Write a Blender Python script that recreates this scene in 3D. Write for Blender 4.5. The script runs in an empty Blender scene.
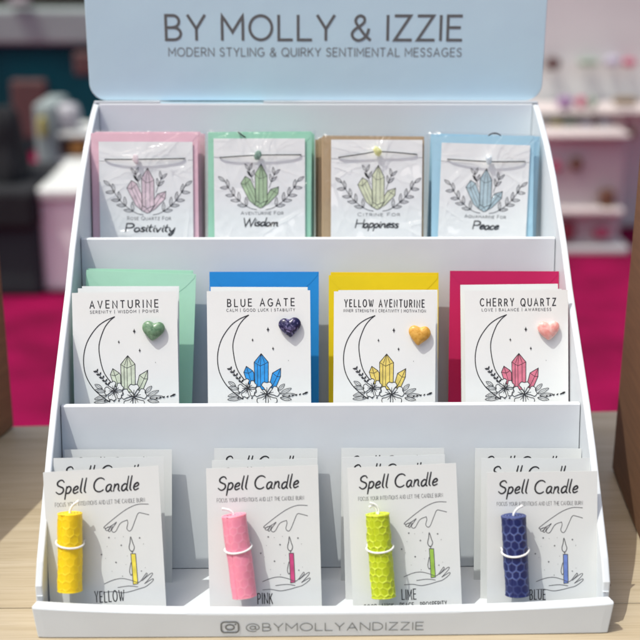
import bpy, bmesh, math, random
from mathutils import Vector, Matrix, noise
R = math.radians
random.seed(7)
S = bpy.context.scene
C = S.collection

# ---------------------------------------------------------------- camera
CAM = Vector((-0.01796, -0.70367, 0.46324))
PITCH, YAW, ROLL, FPX = R(18.2414), R(1.1682), R(0.1831), 1170.0
_f = Vector((math.sin(YAW)*math.cos(PITCH), math.cos(YAW)*math.cos(PITCH), -math.sin(PITCH)))
_r = Vector((math.cos(YAW), -math.sin(YAW), 0))
_u = _r.cross(_f)
_rt = _r*math.cos(ROLL) + _u*math.sin(ROLL)
_up = _u*math.cos(ROLL) - _r*math.sin(ROLL)
cd = bpy.data.cameras.new('camera')
cam = bpy.data.objects.new('camera', cd); C.objects.link(cam)
cam.matrix_world = Matrix(((_rt.x, _up.x, -_f.x, CAM.x), (_rt.y, _up.y, -_f.y, CAM.y), (_rt.z, _up.z, -_f.z, CAM.z), (0, 0, 0, 1)))
cd.sensor_width = 36; cd.lens = 36*FPX/640
cd.clip_start = .02; cd.clip_end = 200
cd.dof.use_dof = True; cd.dof.focus_distance = 0.885; cd.dof.aperture_fstop = 5.2
S.camera = cam
S.render.resolution_x = 1024; S.render.resolution_y = 1024

# ---------------------------------------------------------------- light
L = Vector((0.36, 0.15, -0.90)).normalized()          # the way the sunlight travels
w = bpy.data.worlds.new('World'); S.world = w; w.use_nodes = True
nt = w.node_tree; bg = nt.nodes['Background']
sky = nt.nodes.new('ShaderNodeTexSky'); sky.sky_type = 'NISHITA'; sky.sun_disc = False
sky.sun_elevation = math.asin(-L.z)
sky.sun_rotation = math.atan2(-L.x, -L.y)
sky.dust_density = 5.0; sky.ozone_density = .4; sky.air_density = 1.0
nt.links.new(sky.outputs[0], bg.inputs[0]); bg.inputs[1].default_value = 0.13
sl = bpy.data.lights.new('sun', 'SUN'); sl.energy = 2.3; sl.angle = R(0.6); sl.color = (1, .995, .935)
sun = bpy.data.objects.new('sun', sl); C.objects.link(sun)
sun.rotation_euler = L.to_track_quat('-Z', 'Y').to_euler()
S.view_settings.view_transform = 'Standard'; S.view_settings.look = 'None'
S.view_settings.exposure = 0.25; S.view_settings.gamma = 1

# ---------------------------------------------------------------- materials
def mat(name, col, rough=.6, **k):
    m = bpy.data.materials.new(name); m.use_nodes = True
    p = m.node_tree.nodes['Principled BSDF']
    p.inputs['Base Color'].default_value = (*col, 1); p.inputs['Roughness'].default_value = rough
    for a, b in k.items(): p.inputs[a.replace('_', ' ')].default_value = b
    return m
def nd(m, t, **k):
    n = m.node_tree.nodes.new(t)
    for a, b in k.items():
        if hasattr(n, a): setattr(n, a, b)
        else: n.inputs[a].default_value = b
    return n
def lk(m, a, b): m.node_tree.links.new(a, b)
def varied(m, col, amt=.06, scale=30, bump=.05, bscale=900, dist=.0004, stretch=(1, 1, 1)):
    """slight mottling of the colour and a fine surface grain"""
    p = m.node_tree.nodes['Principled BSDF']
    tc = nd(m, 'ShaderNodeTexCoord'); mp = nd(m, 'ShaderNodeMapping'); mp.inputs['Scale'].default_value = stretch
    lk(m, tc.outputs['Object'], mp.inputs[0])
    n = nd(m, 'ShaderNodeTexNoise'); n.inputs['Scale'].default_value = scale; n.inputs['Detail'].default_value = 6
    lk(m, mp.outputs[0], n.inputs['Vector'])
    r = nd(m, 'ShaderNodeValToRGB')
    r.color_ramp.elements[0].position = .3; r.color_ramp.elements[1].position = .7
    r.color_ramp.elements[0].color = (*[c*(1-amt) for c in col], 1)
    r.color_ramp.elements[1].color = (*[min(1, c*(1+amt)) for c in col], 1)
    lk(m, n.outputs[0], r.inputs[0]); lk(m, r.outputs[0], p.inputs['Base Color'])
    if bump:
        b = nd(m, 'ShaderNodeTexNoise'); b.inputs['Scale'].default_value = bscale; b.inputs['Detail'].default_value = 3
        lk(m, mp.outputs[0], b.inputs['Vector'])
        bp = nd(m, 'ShaderNodeBump'); bp.inputs['Strength'].default_value = bump; bp.inputs['Distance'].default_value = dist
        lk(m, b.outputs[0], bp.inputs['Height']); lk(m, bp.outputs[0], p.inputs['Normal'])
    return m
def vmat(name, col, rough=.6, amt=.05, scale=30, bump=.1, bscale=900, dist=.0004, stretch=(1, 1, 1), **k):
    return varied(mat(name, col, rough, **k), col, amt, scale, bump, bscale, dist, stretch)

M = {}
M['board'] = vmat('white laminated board', (.67, .71, .735), .45, .03, 14, .2, 35, .0016, Specular_IOR_Level=.35)
M['header'] = vmat('pale blue laminated board', (.64, .88, 1.0), .38, .03, 10, .2, 25, .002)
M['skylit_board'] = vmat('white laminated board with painted sky light', (.90, .95, .97), .38, .03, 10, .15, 40, .001)  # back panel's white board, with brighter bluish sky light put into its colour
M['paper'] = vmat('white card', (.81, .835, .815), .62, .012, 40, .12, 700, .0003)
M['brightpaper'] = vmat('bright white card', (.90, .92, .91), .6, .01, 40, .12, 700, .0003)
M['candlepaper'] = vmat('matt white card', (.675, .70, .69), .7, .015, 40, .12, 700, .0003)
M['ink'] = mat('black ink', (.022, .022, .024), .5)
M['softink'] = mat('grey ink', (.10, .10, .105), .5)
M['foil'] = mat('grey print', (.15, .16, .158), .4)
def wood():
    m = mat('pale birch', (.6, .46, .28), .45); p = m.node_tree.nodes['Principled BSDF']
    tc = nd(m, 'ShaderNodeTexCoord'); mp = nd(m, 'ShaderNodeMapping'); mp.inputs['Scale'].default_value = (2.2, 42, 42)
    lk(m, tc.outputs['Object'], mp.inputs[0])
    n = nd(m, 'ShaderNodeTexNoise'); n.inputs['Scale'].default_value = 2.2; n.inputs['Detail'].default_value = 9; n.inputs['Distortion'].default_value = .35
    lk(m, mp.outputs[0], n.inputs['Vector'])
    r = nd(m, 'ShaderNodeValToRGB'); e = r.color_ramp.elements
    e[0].position = .30; e[0].color = (.43, .35, .225, 1); e[1].position = .68; e[1].color = (.53, .45, .32, 1)
    x = e.new(.5); x.color = (.485, .405, .275, 1)
    lk(m, n.outputs[0], r.inputs[0])
    mp2 = nd(m, 'ShaderNodeMapping'); mp2.inputs['Scale'].default_value = (12, 420, 60); lk(m, tc.outputs['Object'], mp2.inputs[0])
    n2 = nd(m, 'ShaderNodeTexNoise'); n2.inputs['Scale'].default_value = 1.6; n2.inputs['Detail'].default_value = 4
    lk(m, mp2.outputs[0], n2.inputs['Vector'])
    mx = nd(m, 'ShaderNodeMixRGB'); mx.blend_type = 'MULTIPLY'; mx.inputs[0].default_value = .25
    r2 = nd(m, 'ShaderNodeValToRGB'); r2.color_ramp.elements[0].position = .38; r2.color_ramp.elements[0].color = (.55, .48, .40, 1); r2.color_ramp.elements[1].position = .52
    lk(m, n2.outputs[0], r2.inputs[0]); lk(m, r.outputs[0], mx.inputs[1]); lk(m, r2.outputs[0], mx.inputs[2])
    lk(m, mx.outputs[0], p.inputs['Base Color'])
    b = nd(m, 'ShaderNodeBump'); b.inputs['Strength'].default_value = .15; b.inputs['Distance'].default_value = .0006
    lk(m, n2.outputs[0], b.inputs['Height']); lk(m, b.outputs[0], p.inputs['Normal'])
    return m
M['wood'] = wood()
M['carpet'] = vmat('magenta carpet', (.20, .002, .042), .95, .32, 5, .6, 300, .004, Specular_IOR_Level=.1)
M['brownbox'] = vmat('brown cardboard', (.19, .095, .045), .75, .12, 14, .2, 60, .001, stretch=(1, 1, 12))
M['whitebooth'] = vmat('white booth panel', (.70, .72, .685), .6, .06, 3, 0)
M['counterwhite'] = vmat('bright white panel', (.95, .93, .91), .6, .04, 3, 0)
M['pinkbooth'] = vmat('pinkish booth panel', (.60, .54, .52), .6, .1, 3, 0)
M['greybooth'] = vmat('grey beam', (.30, .36, .35), .6, .08, 3, 0)
M['teal'] = vmat('dark teal cloth', (.001, .115, .13), .9, .35, 2.5, .3, 20, .01)
M['black'] = vmat('black cloth', (.008, .009, .011), .9, .3, 6, .3, 30, .01)
M['darkgreen'] = vmat('charcoal cloth', (.022, .032, .034), .9, .15, 6, 0)
M['darkwall'] = vmat('dark brown backdrop', (.045, .04, .03), .9, .3, 2, 0)
for k, c in dict(brown=(.13, .055, .03), red=(.25, .03, .05), pinkp=(.45, .09, .16), purple=(.33, .2, .36), olive=(.20, .14, .07), green=(.25, .33, .25),
                 orange=(.55, .25, .06), yellow=(.45, .38, .08), white=(.46, .46, .48), ruddy=(.11, .055, .05), gold=(.4, .25, .08), lilac=(.45, .42, .52)).items():
    M['p_'+k] = vmat('painted '+k, c, .6, .08, 20, 0)
def env(name, c): return vmat(name, c, .65, .03, 40, .15, 800, .0003, Specular_IOR_Level=.25)
M['e_mint'] = env('mint paper', (.45, .76, .58)); M['e_blue'] = env('blue paper', (.02, .27, .68))
M['e_yellow'] = env('yellow paper', (.83, .63, .012)); M['e_pink'] = env('magenta paper', (.55, .018, .115))
M['t_pink'] = env('pale pink paper', (.86, .56, .64)); M['t_green'] = env('mint green paper', (.36, .70, .52))
M['t_kraft'] = env('kraft paper', (.47, .35, .215)); M['t_blue'] = env('pale blue paper', (.42, .68, .82))
def film():
    m = bpy.data.materials.new('clear film'); m.use_nodes = True; t = m.node_tree; t.nodes.clear()
    o = t.nodes.new('ShaderNodeOutputMaterial'); mx = t.nodes.new('ShaderNodeMixShader')
    tr = t.nodes.new('ShaderNodeBsdfTransparent'); gl = t.nodes.new('ShaderNodeBsdfGlossy'); gl.inputs['Roughness'].default_value = .07
    tr.inputs[0].default_value = (.985, .99, .99, 1)
    fr = t.nodes.new('ShaderNodeLayerWeight'); fr.inputs[0].default_value = .5; pw = t.nodes.new('ShaderNodeMath'); pw.operation = 'POWER'; pw.inputs[1].default_value = 4
    ma = t.nodes.new('ShaderNodeMath'); ma.operation = 'MULTIPLY_ADD'; ma.inputs[1].default_value = .8; ma.inputs[2].default_value = .035
    tc = t.nodes.new('ShaderNodeTexCoord'); n = t.nodes.new('ShaderNodeTexNoise'); n.inputs['Scale'].default_value = 70; n.inputs['Detail'].default_value = 3; n.inputs['Distortion'].default_value = 1.5
    b = t.nodes.new('ShaderNodeBump'); b.inputs['Strength'].default_value = .6; b.inputs['Distance'].default_value = .0012
    t.links.new(tc.outputs['Object'], n.inputs['Vector']); t.links.new(n.outputs[0], b.inputs['Height'])
    t.links.new(b.outputs[0], gl.inputs['Normal']); t.links.new(b.outputs[0], fr.inputs['Normal'])
    t.links.new(fr.outputs['Facing'], pw.inputs[0]); t.links.new(pw.outputs[0], ma.inputs[0]); t.links.new(ma.outputs[0], mx.inputs[0])
    t.links.new(tr.outputs[0], mx.inputs[1]); t.links.new(gl.outputs[0], mx.inputs[2]); t.links.new(mx.outputs[0], o.inputs[0])
    return m
M['film'] = film()
def wax(name, cell, ridge, sss=.35):
    m = mat(name, cell, .42); p = m.node_tree.nodes['Principled BSDF']
    a = nd(m, 'ShaderNodeAttribute'); a.attribute_name = 'ridge'
    n = nd(m, 'ShaderNodeTexNoise'); n.inputs['Scale'].default_value = 260; n.inputs['Detail'].default_value = 4
    tc = nd(m, 'ShaderNodeTexCoord'); lk(m, tc.outputs['Object'], n.inputs['Vector'])
    mu = nd(m, 'ShaderNodeMath'); mu.operation = 'MULTIPLY'; ad = nd(m, 'ShaderNodeMath'); ad.operation = 'ADD'; ad.inputs[1].default_value = .45
    lk(m, n.outputs[0], ad.inputs[0]); lk(m, a.outputs['Fac'], mu.inputs[0]); lk(m, ad.outputs[0], mu.inputs[1])
    mx = nd(m, 'ShaderNodeMixRGB'); mx.inputs[1].default_value = (*cell, 1); mx.inputs[2].default_value = (*ridge, 1)
    lk(m, mu.outputs[0], mx.inputs[0]); lk(m, mx.outputs[0], p.inputs['Base Color'])
    p.inputs['Subsurface Weight'].default_value = sss; p.inputs['Subsurface Radius'].default_value = (1, .7, .4); p.inputs['Subsurface Scale'].default_value = .003
    b = nd(m, 'ShaderNodeBump'); b.inputs['Strength'].default_value = .25; b.inputs['Distance'].default_value = .0004
    lk(m, n.outputs[0], b.inputs['Height']); lk(m, b.outputs[0], p.inputs['Normal'])
    return m
M['w_yellow'] = wax('yellow beeswax', (.86, .60, .004), (.89, .65, .015))
M['w_pink'] = wax('pink beeswax', (.80, .27, .38), (.83, .34, .44), .5)
M['w_lime'] = wax('lime beeswax', (.46, .56, .008), (.62, .72, .06))
M['w_blue'] = wax('blue beeswax', (.006, .012, .095), (.10, .14, .34), .05)
M['string'] = vmat('white cotton', (.85, .85, .83), .8, .04, 300, .5, 2500, .0003)
M['cord'] = mat('black waxed cord', (.03, .03, .035), .5)
def stone(name, c1, c2, scale, lo, hi, rough=.22, sss=.2, **k):
    m = mat(name, c1, rough, **k); p = m.node_tree.nodes['Principled BSDF']
    tc = nd(m, 'ShaderNodeTexCoord'); n = nd(m, 'ShaderNodeTexNoise'); n.inputs['Scale'].default_value = scale; n.inputs['Detail'].default_value = 8; n.inputs['Distortion'].default_value = .8
    lk(m, tc.outputs['Object'], n.inputs['Vector'])
    r = nd(m, 'ShaderNodeValToRGB'); r.color_ramp.elements[0].position = lo; r.color_ramp.elements[1].position = hi
    r.color_ramp.elements[0].color = (*c1, 1); r.color_ramp.elements[1].color = (*c2, 1)
    lk(m, n.outputs[0], r.inputs[0]); lk(m, r.outputs[0], p.inputs['Base Color'])
    p.inputs['Subsurface Weight'].default_value = sss; p.inputs['Subsurface Scale'].default_value = .003; p.inputs['Subsurface Radius'].default_value = (1, .8, .7)
    return m
M['s_green'] = stone('green aventurine', (.10, .21, .11), (.26, .40, .26), 260, .38, .68, .3)
M['s_blue'] = stone('dark blue veined stone', (.012, .010, .055), (.30, .27, .50), 330, .48, .70, .28, sss=0)
M['s_yellow'] = stone('yellow aventurine', (.60, .29, .03), (.82, .50, .12), 240, .35, .7, .35)
M['s_pink'] = stone('pink quartz', (.84, .36, .32), (.95, .66, .60), 170, .35, .65, .25, .7)
M['c_rose'] = stone('rose quartz chip', (.66, .55, .58), (.8, .72, .74), 200, .3, .7, .15, .3)
M['c_green'] = stone('green chip', (.10, .20, .15), (.3, .42, .36), 200, .3, .7, .15, .1)
M['c_citrine'] = stone('citrine chip', (.68, .70, .25), (.85, .85, .50), 200, .3, .7, .15, .3)
M['c_aqua'] = stone('aquamarine chip', (.55, .64, .68), (.8, .85, .88), 200, .3, .7, .15, .3)
def ink(name, c): return vmat(name, c, .6, .18, 160, 0)
M['f_rose'] = ink('rose tint', (.78, .64, .69)); M['f_green'] = ink('green tint', (.44, .60, .38)); M['f_citrine'] = ink('citrine tint', (.74, .79, .56)); M['f_aqua'] = ink('aqua tint', (.50, .65, .70))
M['f_sage'] = ink('sage tint', (.62, .70, .55)); M['f_blue'] = ink('blue tint', (.03, .33, .80)); M['f_yellow'] = ink('yellow tint', (.80, .64, .16)); M['f_cherry'] = ink('cherry tint', (.70, .20, .28))
M['f_cy'] = ink('yellow candle tint', (.80, .68, .08)); M['f_cp'] = ink('pink candle tint', (.55, .06, .20)); M['f_cl'] = ink('lime candle tint', (.30, .50, .07)); M['f_cb'] = ink('blue candle tint', (.14, .22, .55))

# ---------------------------------------------------------------- object helpers
def tag(o, label=None, cat=None, group=None, kind=None):
    if label: o['label'] = label
    if cat: o['category'] = cat
    if group: o['group'] = group
    if kind: o['kind'] = kind
    return o
def empty(name, mw, label, cat, group=None):
    o = bpy.data.objects.new(name, None); C.objects.link(o); o.matrix_world = mw; o.empty_display_size = .02
    return tag(o, label, cat, group)
def obj(name, bm, m, parent=None, smooth=False, bevel=0, segs=2):
    me = bpy.data.meshes.new(name); bm.normal_update(); bm.to_mesh(me); bm.free(); me.materials.append(m)
    if smooth:
        for p in me.polygons: p.use_smooth = True
    o = bpy.data.objects.new(name, me); C.objects.link(o)
    if parent is not None: o.parent = parent
    if bevel:
        b = o.modifiers.new('bevel', 'BEVEL'); b.width = bevel; b.segments = segs; b.limit_method = 'ANGLE'; b.angle_limit = R(40); b.harden_normals = False
    return o
def box(bm, a, b, mw=None):
    vs = [bm.verts.new(Vector((x, y, z)) if mw is None else mw @ Vector((x, y, z))) for x in (a[0], b[0]) for y in (a[1], b[1]) for z in (a[2], b[2])]
    for f in ((0, 1, 3, 2), (4, 6, 7, 5), (0, 4, 5, 1), (2, 3, 7, 6), (0, 2, 6, 4), (1, 5, 7, 3)): bm.faces.new([vs[i] for i in f])
    return bm
def prism_x(bm, pts, x0, x1):
    """(y, z) outline pushed along x"""
    a = [bm.verts.new((x0, y, z)) for y, z in pts]; b = [bm.verts.new((x1, y, z)) for y, z in pts]
    n = len(pts); bm.faces.new(a); bm.faces.new(b[::-1])
    for i in range(n): bm.faces.new((a[i], b[i], b[(i+1) % n], a[(i+1) % n]))
    bmesh.ops.recalc_face_normals(bm, faces=bm.faces); return bm
def prism_y(bm, pts, y0, y1):
    a = [bm.verts.new((x, y0, z)) for x, z in pts]; b = [bm.verts.new((x, y1, z)) for x, z in pts]
    n = len(pts); bm.faces.new(a); bm.faces.new(b[::-1])
    for i in range(n): bm.faces.new((a[i], b[i], b[(i+1) % n], a[(i+1) % n]))
    bmesh.ops.recalc_face_normals(bm, faces=bm.faces); return bm
def tube(bm, pts, r, n=8, closed=False):
    pts = [Vector(p) for p in pts]; rings = []
    for i, p in enumerate(pts):
        if closed: t = pts[(i+1) % len(pts)]-pts[i-1]
        else: t = pts[min(i+1, len(pts)-1)]-pts[max(i-1, 0)]
        t.normalize(); a = t.orthogonal() if not rings else (pa - t*pa.dot(t)); a.normalize(); pa = a; b = t.cross(a)
        rr = r(i/(len(pts)-1)) if callable(r) else r
        rings.append([bm.verts.new(p+(a*math.cos(k*2*math.pi/n)+b*math.sin(k*2*math.pi/n))*rr) for k in range(n)])
    for i in range(len(rings) if closed else len(rings)-1):
        A, B = rings[i], rings[(i+1) % len(rings)]
        for k in range(n): bm.faces.new((A[k], A[(k+1) % n], B[(k+1) % n], B[k]))
    if not closed: bm.faces.new(rings[0][::-1]); bm.faces.new(rings[-1])
    return bm
def at(px, py, Y):
    """the point at world depth Y seen at that place of the 640-px photograph"""
    d = _f + _rt*((px-320)/FPX) - _up*((py-320)/FPX)
    return CAM + d*((Y-CAM.y)/d.y)

# ---------------------------------------------------------------- strokes: pens, letters
def arc(cx, cy, rx, ry, a0, a1, n=12):
    return [(cx+rx*math.cos(R(a0+(a1-a0)*i/n)), cy+ry*math.sin(R(a0+(a1-a0)*i/n))) for i in range(n+1)]
def crv(pts, n=6, closed=False):
    """Catmull-Rom through the points"""
    P = list(pts); out = []
    m = len(P)
    for i in range(m if closed else m-1):
        p0 = P[(i-1) % m] if closed or i > 0 else P[0]; p1 = P[i]; p2 = P[(i+1) % m]; p3 = P[(i+2) % m] if closed or i < m-2 else P[-1]
        for k in range(n):
            t = k/n; o = []
            for j in (0, 1): o.append(.5*(2*p1[j]+(p2[j]-p0[j])*t+(2*p0[j]-5*p1[j]+4*p2[j]-p3[j])*t*t+(3*p1[j]-p0[j]-3*p2[j]+p3[j])*t**3))
            out.append(tuple(o))
    out.append(P[0] if closed else P[-1]); return out
CAPS = {
 'A': (.74, [[(0, 0), (.37, 1), (.74, 0)], [(.13, .33), (.61, .33)]]),
 'B': (.60, [[(0, .5), (.30, .5)]+arc(.30, .25, .28, .25, 90, -90)+[(0, 0), (0, 1), (.28, 1)]+arc(.28, .755, .24, .245, 90, -90)]),
 'C': (.76, [arc(.42, .5, .42, .5, 48, 312, 20)]),
 'D': (.72, [[(0, 0), (0, 1), (.25, 1)]+arc(.25, .5, .46, .5, 90, -90, 16)+[(0, 0)]]),
 'E': (.54, [[(.54, 1), (0, 1), (0, 0), (.55, 0)], [(0, .52), (.48, .52)]]),
 'F': (.52, [[(.53, 1), (0, 1), (0, 0)], [(0, .5), (.45, .5)]]),
 'G': (.80, [arc(.42, .5, .42, .5, 50, 325, 20)+[(.78, .45), (.5, .45)]]),
 'H': (.68, [[(0, 0), (0, 1)], [(.68, 0), (.68, 1)], [(0, .52), (.68, .52)]]),
 'I': (.02, [[(.01, 0), (.01, 1)]]),
 'J': (.42, [[(.42, 1), (.42, .3)]+arc(.2, .25, .22, .25, 0, -150, 8)]),
 'K': (.62, [[(0, 0), (0, 1)], [(.58, 1), (0, .42)], [(.2, .6), (.63, 0)]]),
 'L': (.50, [[(0, 1), (0, 0), (.52, 0)]]),
 'M': (.82, [[(0, 0), (0, 1), (.41, .32), (.82, 1), (.82, 0)]]),
 'N': (.70, [[(0, 0), (0, 1), (.70, 0), (.70, 1)]]),
 'O': (.88, [arc(.44, .5, .44, .5, 90, 450, 28)]),
 'P': (.56, [[(0, 0), (0, 1), (.28, 1)]+arc(.28, .73, .28, .27, 90, -90)+[(0, .46)]]),
 'Q': (.88, [arc(.44, .5, .44, .5, 90, 450, 28), [(.52, .22), (.84, -.06)]]),
 'R': (.60, [[(0, 0), (0, 1), (.28, 1)]+arc(.28, .73, .28, .27, 90, -90)+[(0, .46)], [(.3, .46), (.61, 0)]]),
 'S': (.56, [crv([(.52, .84), (.40, .98), (.22, .98), (.06, .84), (.08, .64), (.28, .52), (.48, .42), (.54, .22), (.42, .04), (.22, .0), (.02, .14)], 4)]),
 'T': (.64, [[(0, 1), (.64, 1)], [(.32, 1), (.32, 0)]]),
 'U': (.68, [[(0, 1), (0, .34)]+arc(.34, .34, .34, .34, 180, 360, 14)+[(.68, 1)]]),
 'V': (.72, [[(0, 1), (.36, 0), (.72, 1)]]),
 'W': (1.04, [[(0, 1), (.27, 0), (.52, .9), (.77, 0), (1.04, 1)]]),
 'X': (.64, [[(0, 1), (.64, 0)], [(.64, 1), (0, 0)]]),
 'Y': (.66, [[(0, 1), (.33, .45), (.66, 1)], [(.33, .45), (.33, 0)]]),
 'Z': (.64, [[(.02, 1), (.62, 1), (0, 0), (.65, 0)]]),
 '&': (.74, [[(.74, 0)]+crv([(.56, .16), (.30, .52), (.16, .76), (.22, .94), (.36, 1), (.50, .92), (.50, .74), (.34, .58), (.12, .42), (.02, .24), (.10, .06), (.28, -.02), (.48, .06), (.62, .24), (.68, .44)], 5)]),
 '|': (.02, [[(.01, -.12), (.01, 1.1)]]),
 ',': (.06, [[(.05, .05), (0, -.16)]]),
 '@': (1.0, [arc(.5, .45, .20, .22, 0, 360, 14), [(.70, .68), (.70, .30)]+crv([(.70, .30), (.80, .20), (.93, .30), (.97, .52)], 4), arc(.5, .46, .47, .52, 8, 300, 22)]),
}
LOW = {   # hand-written lower case, x-height 0.5
 'a': (.44, [crv([(.40, .44), (.28, .52), (.08, .42), (.03, .16), (.14, .0), (.30, .10), (.40, .42)], 4)+crv([(.40, .42), (.37, .12), (.47, .0)], 4)]),
 'c': (.36, [crv([(.36, .40), (.24, .52), (.06, .36), (.04, .12), (.18, .0), (.38, .12)], 4)]),
 'd': (.46, [crv([(.38, .40), (.24, .50), (.05, .34), (.04, .10), (.16, .0), (.32, .12), (.40, .40)], 4)+[(.44, 1.02)], [(.42, .6)]+crv([(.40, .40), (.38, .12), (.48, .0)], 4)]),
 'e': (.38, [crv([(.05, .22), (.26, .28), (.36, .40), (.26, .52), (.08, .40), (.03, .16), (.14, .0), (.38, .10)], 5)]),
 'h': (.44, [[(.04, 0), (.08, 1.0)], crv([(.05, .22), (.16, .44), (.30, .48), (.36, .34), (.36, .10), (.46, .0)], 4)]),
 'i': (.12, [crv([(.06, .5), (.04, .16), (.12, .0)], 4), [(.07, .70), (.09, .73)]]),
 'l': (.16, [crv([(.10, 1.04), (.05, .5), (.05, .14), (.15, .0)], 5)]),
 'm': (.68, [[(.02, 0), (.05, .48)], crv([(.04, .22), (.14, .46), (.28, .46), (.30, .28), (.30, .0)], 4), crv([(.30, .22), (.42, .46), (.56, .46), (.58, .26), (.58, .08), (.68, .0)], 4)]),
 'n': (.44, [[(.02, 0), (.05, .50)], crv([(.04, .22), (.16, .46), (.30, .48), (.35, .32), (.35, .10), (.45, .0)], 4)]),
 'o': (.42, [crv([(.24, .50), (.06, .38), (.04, .12), (.18, .0), (.36, .10), (.40, .34)], 5, True)]),
 'p': (.42, [[(.02, -.42), (.07, .50)], crv([(.05, .30), (.18, .50), (.34, .46), (.40, .26), (.28, .04), (.10, .02), (.04, .12)], 5)]),
 'r': (.32, [[(.02, 0), (.05, .50)], crv([(.04, .22), (.14, .44), (.32, .46)], 4)]),
 's': (.32, [crv([(.30, .46), (.16, .52), (.05, .40), (.14, .28), (.28, .18), (.24, .02), (.08, .0), (.0, .06)], 4)]),
 't': (.30, [crv([(.14, .86), (.09, .4), (.10, .10), (.24, .0)], 5), [(-.02, .54), (.28, .56)]]),
 'v': (.40, [crv([(.0, .48), (.08, .30), (.15, .02), (.27, .28), (.36, .50)], 5)]),
 'y': (.42, [crv([(.02, .48), (.04, .18), (.16, .08), (.30, .22), (.38, .50)], 4), crv([(.38, .50), (.34, .0), (.22, -.38), (.06, -.40), (.04, -.24), (.22, -.08)], 4)]),
}
def layout(text, x0, x1, base, cap, gap=.2, font=CAPS, slant=0, jit=0, space=.5, small=1.0, seed=0):
    """strokes of a line of writing fitted between x0 and x1"""
    rnd = random.Random(seed+len(text)); out = []; x = 0
    for i, ch in enumerate(text):
        if ch == ' ': x += space; continue
        g = font.get(ch) or CAPS[ch.upper()]
        k = small if (small != 1 and i and text[i-1] != ' ') else 1
        dy = rnd.uniform(-jit, jit); ds = rnd.uniform(-jit, jit)
        for s in g[1]: out.append([(x+px*k*(1+ds), py*k*(1+ds)+dy) for px, py in s])
        x += g[0]*k+gap
    W = x-gap; sx = (x1-x0)/W
    return [[(x0+px*sx+slant*py*cap, base+py*cap) for px, py in s] for s in out]
class Pen:
    """flat printed strokes and fills; surf(x, y) gives the height of the sheet there"""
    def __init__(s, surf=lambda x, y: 0., lift=.00012): s.bm = bmesh.new(); s.surf = surf; s.k = 0; s.lift = lift
    def v(s, x, y, e): return s.bm.verts.new((x, y, s.surf(x, y)+e))
    def line(s, pts, w, step=.004, taper=0):
        P = [Vector(p) for p in pts]; Q = [P[0]]
        for a, b in zip(P, P[1:]):
            d = (b-a).length
            if d < 1e-7: continue
            n = max(1, int(d/step))
            for i in range(1, n+1): Q.append(a.lerp(b, i/n))
        if len(Q) < 2: return
        closed = (Q[0]-Q[-1]).length < 1e-6
        s.k = (s.k+1) % 24; e = s.lift+s.k*1.5e-6; h = w/2
        if not closed:
            Q[0] = Q[0]-(Q[1]-Q[0]).normalized()*h*.6; Q[-1] = Q[-1]+(Q[-1]-Q[-2]).normalized()*h*.6
        prev = None; N = len(Q)
        for i, q in enumerate(Q):
            if closed and i in (0, N-1): t0 = (Q[-1]-Q[-2]).normalized(); t1 = (Q[1]-Q[0]).normalized()
            else:
                t0 = (q-Q[i-1]).normalized() if i else (Q[1]-q).normalized()
                t1 = (Q[i+1]-q).normalized() if i < N-1 else t0
            n0 = Vector((-t0.y, t0.x)); n1 = Vector((-t1.y, t1.x)); n = n0+n1
            n = n0 if n.length < .35 else n.normalized()
            c = max(.45, n.dot(n0)); hh = h/c
            if taper: hh *= 1-taper*(abs(2*i/(N-1)-1)**2)
            e_ = e+i*5e-7; a = s.v(q.x+n.x*hh, q.y+n.y*hh, e_); b = s.v(q.x-n.x*hh, q.y-n.y*hh, e_)
            if prev: s.bm.faces.new((prev[1], b, a, prev[0]))
            prev = (a, b)
    def lines(s, L_, w, **k):
        for p in L_: s.line(p, w, **k)
    def fill(s, pts, low=False):
        s.k = (s.k+1) % 24; e = (s.lift*.5 if low else s.lift+.00004)+s.k*1.5e-6
        try: s.bm.faces.new([s.v(x, y, e) for x, y in pts])
        except ValueError: pass
    def done(s, name, m, parent, mw=None):
        bmesh.ops.triangulate(s.bm, faces=[f for f in s.bm.faces if len(f.verts) > 4])
        for f in s.bm.faces:
            f.normal_update()
            if f.normal.z < 0: f.normal_flip()
        if mw is not None: bmesh.ops.transform(s.bm, matrix=mw, verts=s.bm.verts)
        return obj(name, s.bm, m, parent)

# ================================================================ the setting
bm = bmesh.new(); box(bm, (-14, -8, -.80), (14, 22, -.75))
tag(obj('carpet', bm, M['carpet']), 'magenta exhibition carpet on the ground', None, None, 'structure')

# ---- the table
tb = empty('wooden_table', Matrix.Translation((0, 0, -.75)), 'pale birch table under the white card display stand', 'table')
TY = lambda x: .384+.052*x                               # back edge, a little askew
bm = bmesh.new()
top = [(-.95, -.36), (.95, -.36), (.95, TY(.95)), (-.95, TY(-.95))]
seam = [(-.95, .040), (.95, .040)]
def slab(bm, q, z0, z1):
    a = [bm.verts.new((x, y, z0)) for x, y in q]; b = [bm.verts.new((x, y, z1)) for x, y in q]
    bm.faces.new(a[::-1]); bm.faces.new(b)
    for i in range(len(q)): bm.faces.new((a[i], a[(i+1) % len(q)], b[(i+1) % len(q)], b[i]))
slab(bm, [(-.95, -.36), (.95, -.36), (.95, .0385), (-.95, .0385)], .722, .75)
slab(bm, [(-.95, .0395), (.95, .0395), (.95, TY(.95)), (-.95, TY(-.95))], .722, .75)
obj('table_top', bm, M['wood'], tb, bevel=.0006)
for x in (-.88, .88):
    for y in (-.30, .29):
        bm = bmesh.new(); box(bm, (x-.025, y-.025, 0), (x+.025, y+.025, .7215)); obj('leg', bm, M['wood'], tb, bevel=.003)

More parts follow.
